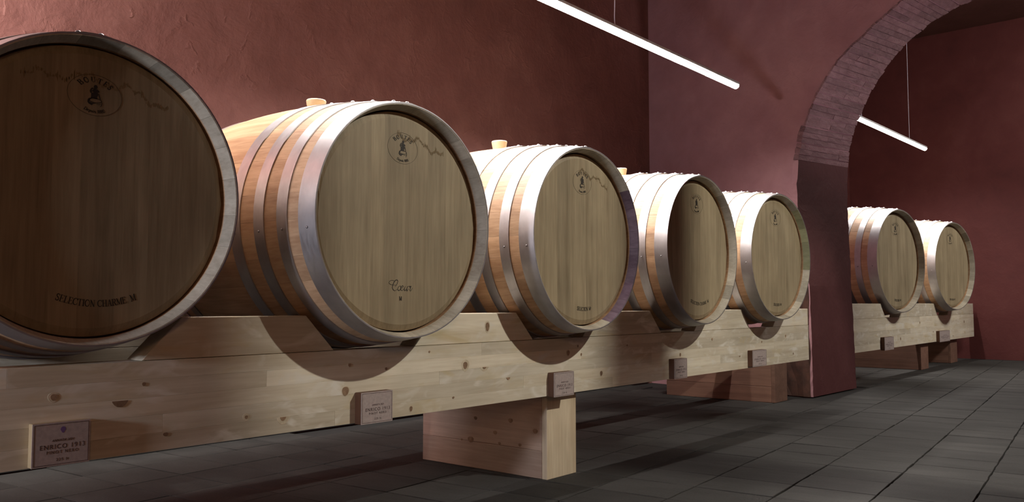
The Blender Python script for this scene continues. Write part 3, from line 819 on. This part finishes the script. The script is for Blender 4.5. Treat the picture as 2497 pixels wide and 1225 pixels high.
def post(parent, x0, x1, y0, y1, z1, seed, m1='pine_post', m2='pine_upright'):
    rng = random.Random(seed)
    p = link('post', box_me('post', x0 + .002, x1 - .002, y0 + .022, y1 - .002, 0.001, z1 - .001), M[m1], parent, tone=.4)
    zs = [0.0, z1 * 0.33, z1]
    for a, b in zip(zs, zs[1:]):
        link('plank', box_me('plank', x0, x1, y0 + .022, y1, a + .0005, b - .0005, 0.0015), M[m1], p, tone=rng.random())
    link('end_board', box_me('end_board', x0, x1, y0, y0 + .0215, 0, z1, 0.0015), M[m2], p, tone=rng.random())
    return p
p1 = post(rack, 2.257, 2.424, 1.722, 2.312, BZ0, 1)
p2 = post(rack, 4.835, 5.023, 2.0, 2.72, BZ0, 2, 'shaded_post', 'shaded_post')
p0 = post(rack, -0.62, -0.45, 1.722, 2.312, BZ0, 3)
KN = [(.682, .410, .0062, .0062, 0, 1.7), (.809, .392, .0165, .012, 1, 0), (.857, .422, .004, .004, 0, 0), (.907, .314, .006, .004, 0, 0), (1.098, .330, .004, .004, 0, 2.4), (1.197, .320, .0085, .0085, 1, 2.2),
      (1.382, .366, .0105, .0115, 0, 1.25), (1.394, .431, .004, .004, 0, 1.6), (1.518, .414, .004, .004, 0, 0), (1.679, .452, .003, .003, 0, 0), (1.827, .406, .009, .0105, 0, 1.9), (1.912, .396, .0085, .006, 1, 2.3), (2.024, .357, .009, .007, 1, 0),
      (2.342, .419, .0075, .009, 0, 1.4), (2.42, .410, .004, .005, 0, 0), (2.544, .337, .0075, .0085, 0, 1.4), (1.777, .316, .004, .003, 0, 0), (1.61, .300, .005, .007, 0, 1.5), (2.40, .440, .003, .004, 0, 0), (2.72, .43, .004, .004, 0, 0),
      (3.13, .376, .006, .007, 0, 1.4), (3.42, .43, .006, .006, 0, 0), (3.7, .345, .008, .006, 1, 0), (3.95, .40, .005, .005, 0, 1.5), (4.35, .325, .005, .006, 0, 0), (4.25, .42, .006, .007, 0, 1.8)]
for x, z, rx, rz, hf, halo in KN: add_knot(fb, (x, Y0, z), rx, rz, bool(hf), halo, tone=rg.uniform(.2, .9))
bb = fblk[3]; add_knot(bb, (1.927 - bb.location.x, 0, 0.517 - BZ1), .008, .0135, False, 1.5, .3)
for y, z, r in [(2.043, .178, .008), (1.88, .183, .010), (1.772, .157, .010), (2.066, .100, .014), (1.838, .104, .007), (1.93, .10, .006), (2.11, .095, .005), (1.95, .135, .009)]:
    add_knot(p1, (2.257, y, z), r, r * .75, False, 0, rg.uniform(.3, 1), rz_rot=-PI / 2)

rack2 = thing('barrel_rack', 'far pine rack beyond the arch carrying the two far barrels', 'rack', (0, 0, 0))
A0, A1, A2, A3 = 1.955, 2.035, 2.80, 2.88
fb2 = beam(rack2, 'front_beam', 6.13, 10.05, A0, A1, 0.236, 0.474, 5, [[7.2, 8.6], [6.8, 8.0, 9.3], [7.6, 9.0], [6.9, 8.4], [7.9, 9.4]], 33)
rb2 = beam(rack2, 'rear_beam', 6.13, 10.05, A2, A3, 0.236, 0.474, 2, [[7.5], [8.8]], 34)
s2 = 1.35
c2f = [7.10, 8.716]
fblk2 = blocks(rack2, A0 + .0015, A1, c2f, 6.13, 10.05, 0.474, 0.585, NB * s2, NTp * s2, rg)
blocks(rack2, A2, A3, [7.25, 8.894], 6.13, 10.05, 0.474, 0.585, NB * s2 + .004, NTp * s2, rg)
p3 = post(rack2, 8.05, 8.30, 1.99, 2.89, 0.236, 5, 'shaded_post', 'shaded_post')
p4 = post(rack2, 9.15, 9.42, 1.99, 2.89, 0.236, 6, 'shaded_post', 'shaded_post')
for x, z, r in [(7.3, .30, .012), (7.9, .42, .010), (8.35, .33, .008), (9.6, .40, .014), (9.1, .27, .008)]: add_knot(fb2, (x, A0, z), r, r, False, 0, .5)

# ------------------------------------------------------------------ signs
def sans(parent, txt, size, x, z, y, mat, shear=0.0, spacing=1.0, name='lettering'):
    cu = bpy.data.curves.new('t', 'FONT'); cu.body = txt; cu.size = size; cu.align_x = 'CENTER'; cu.shear = shear; cu.space_character = spacing
    cu.extrude = 0.0001; cu.resolution_u = 3
    o = bpy.data.objects.new('t', cu); me = bpy.data.meshes.new_from_object(o)
    me.transform(Matrix.Rotation(PI / 2, 4, 'X'))
    bpy.data.objects.remove(o); bpy.data.curves.remove(cu)
    me.name = name
    return link(name, me, mat, parent, (x, y, z))
def sign(x0, x1, z0, z1, y, th, label, group, dark=True):
    W, H = x1 - x0, z1 - z0; cx = (x0 + x1) / 2
    t = thing('barrel_sign', label, 'sign', (cx, y, z0), 0, group)
    bd = link('backing_board', box_me('backing_board', -W / 2, W / 2, -th + .0014, -.0003, 0, H, 0.0012), M['sign_shaded_edge'] if dark else M['sign_edge'], t)
    link('face_sheet', box_me('face_sheet', -W / 2, W / 2, -th, -th + .0014, 0, H), M['sign_face'], t)
    k = Ink(); i = 0.0032; lw = 0.0007
    for a, b in (((-W / 2 + i, i), (W / 2 - i, i)), ((W / 2 - i, i), (W / 2 - i, H - i)), ((W / 2 - i, H - i), (-W / 2 + i, H - i)), ((-W / 2 + i, H - i), (-W / 2 + i, i))):
        k.line([a, b], lw)
    k.build('border_line', -th - .0003, M['ink_sign'], t, (0, 0, 0), 0.0003)
    yy = -th - .0002; sx = W / 0.105
    for txt, sz, zz, sh, spc, col in (('ANNATA 2021', .0060, .56, .35, 1.05, 'ink_sign'), ('ENRICO 1913', .0118, .395, 0, 1.22, 'ink_sign'), ('PINOT NERO', .0078, .285, 0, 1.35, 'ink_sign'), ('225 lt', .0070, .115, 0, 1.35, 'ink_sign')):
        o = sans(t, txt, sz, W * .02, H * zz, yy, M[col], sh, spc); o.scale = (sx, 1, H / .079)
    m = Ink(); m.poly([(W * .02 + .005 * sx * math.cos(a) * (1 if math.sin(a) > -.3 else .7), H * .82 + .006 * math.sin(a)) for a in [2 * PI * q / 14 for q in range(14)]])
    if not dark: m.build('violet_emblem', -th - .0002, M['ink_violet'], t, (0, 0, 0), 0.0002)
    return t
GS = 'small name signs on the rack beams'
sign(.640, .744, .2835, .3645, Y0, .018, 'small sign on the beam under the nearest barrel, violet emblem above its text', GS, False)
sign(1.413, 1.519, .2795, .3600, Y0, .026, 'small sign on the beam under the second barrel from the left', GS)
sign(2.228, 2.340, .2795, .3590, Y0, .026, 'small sign on the beam beside the front corner of the near post', GS)
sign(3.034, 3.140, .2830, .3630, Y0, .026, 'small sign on the beam under the fourth barrel from the left', GS)
sign(3.785, 3.945, .2880, .3650, Y0, .026, 'small sign on the beam below the last barrel before the arch', GS)
sign(6.76, 7.00, .228, .328, A0, .03, 'small dim sign on the far rack below its left barrel', GS)
sign(8.45, 8.84, .232, .333, A0, .03, 'small dim sign on the far rack below the farthest barrel', GS)

# ------------------------------------------------------------------ tube lamps
def tube_lamp(x0, x1, y0, y1, z, r, cables, mat, label, watts, spread, ztop=3.6, tilt=0.0):
    L = math.hypot(x1 - x0, y1 - y0); yaw = math.atan2(y1 - y0, x1 - x0)
    t = thing('tube_lamp', label, 'lamp', (x0, y0, z), yaw, 'slim tube lamps hung above the racks')
    n = 20; vs = []; fs = []
    ring = [(r * math.cos(a), r * math.sin(a)) for a in [PI * 0.98 + PI * 1.04 * i / n for i in range(n + 1)]]
    stations = [(0.0, .35), (0.004, .8), (0.012, 1.0), (L - .012, 1.0), (L - .004, .8), (L, .35)]
    for x, s in stations:
        for a, b in ring: vs.append((x, a * s, b * s))
    m = n + 1
    for k in range(len(stations) - 1):
        for i in range(n): a = k * m + i; fs.append((a, a + 1, a + 1 + m, a + m))
    fs += [tuple(range(m)), tuple((len(stations) - 1) * m + i for i in range(m))]
    link('diffuser', mesh('diffuser', vs, fs, True), mat, t)
    link('housing', box_me('housing', 0.004, L - .004, -r * .98, r * .98, r * 0.05, r * 0.9, 0.002), M['housing'], t)
    d = bpy.data.lights.new('tube_light', 'AREA'); d.shape = 'RECTANGLE'; d.size = L - .03; d.size_y = r * 1.2
    d.energy = watts; d.color = (1.0, 0.93, 0.88); d.spread = math.radians(spread)
    lo = bpy.data.objects.new('tube_light', d); COL.objects.link(lo); lo.parent = t; lo.location = (L / 2, (r + .001) * math.sin(tilt), -(r + .001) * math.cos(tilt)); lo.rotation_euler = (tilt, 0, 0)
    for cx in cables:
        cu = bpy.data.curves.new('cable', 'CURVE'); cu.dimensions = '3D'; cu.bevel_depth = 0.0026; cu.bevel_resolution = 2
        sp = cu.splines.new('NURBS'); pts = [(cx + .004, 0, r * .8), (cx - .004, 0, r * .8 + .03), (cx + .002, 0, .12), (cx + .008, .004, .25), (cx + .004, .002, .6), (cx, 0, 1.1), (cx, 0, ztop - z)]
        sp.points.add(len(pts) - 1)
        for p, q in zip(sp.points, pts): p.co = (*q, 1)
        sp.use_endpoint_u = True; sp.order_u = 3
        o = bpy.data.objects.new('c', cu); me = bpy.data.meshes.new_from_object(o); bpy.data.objects.remove(o); bpy.data.curves.remove(cu); me.name = 'cable'
        link('cable', me, M['cable'], t)
    return t
near_lamp = tube_lamp(1.02, 4.472, 2.04, 2.04, 1.830, 0.0195, (2.17, 0.3), M['tube'], 'long bright white tube lamp hanging on a thin cable above the near rack', 74, 160)
tube_lamp(6.75, 9.155, 2.25, 2.166, 2.15, 0.022, (0.6, 1.9), M['tube_far'], 'short bright tube lamp seen through the arch above the far rack', 48, 160)
tube_lamp(-1.7, 0.6, 2.75, 2.75, 2.1, 0.0145, (0.6, 1.9), M['tube'], 'tube lamp at the left, outside the frame above the first barrels', 150, 175, tilt=math.radians(72))

# duller clip sleeve on the near tube
M['sleeve'] = plain('lit_sleeve', (0.85, 0.86, 0.9), 0.4, emit=((0.86, 0.88, 0.93), 0.82))
n = 20; vs = []; fs = []; rs = 0.0200
for x in (2.80, 3.07):
    for i in range(n + 1):
        a = PI * 1.0 + PI * 0.66 * i / n; vs.append((x, rs * math.cos(a), rs * math.sin(a)))
for i in range(n): fs.append((i, i + 1, i + n + 2, i + n + 1))
o = link('clip_sleeve', mesh('clip_sleeve', vs, fs, True), M['sleeve'], near_lamp); o['label'] = 'duller grey clip sleeve near the end of the tube'
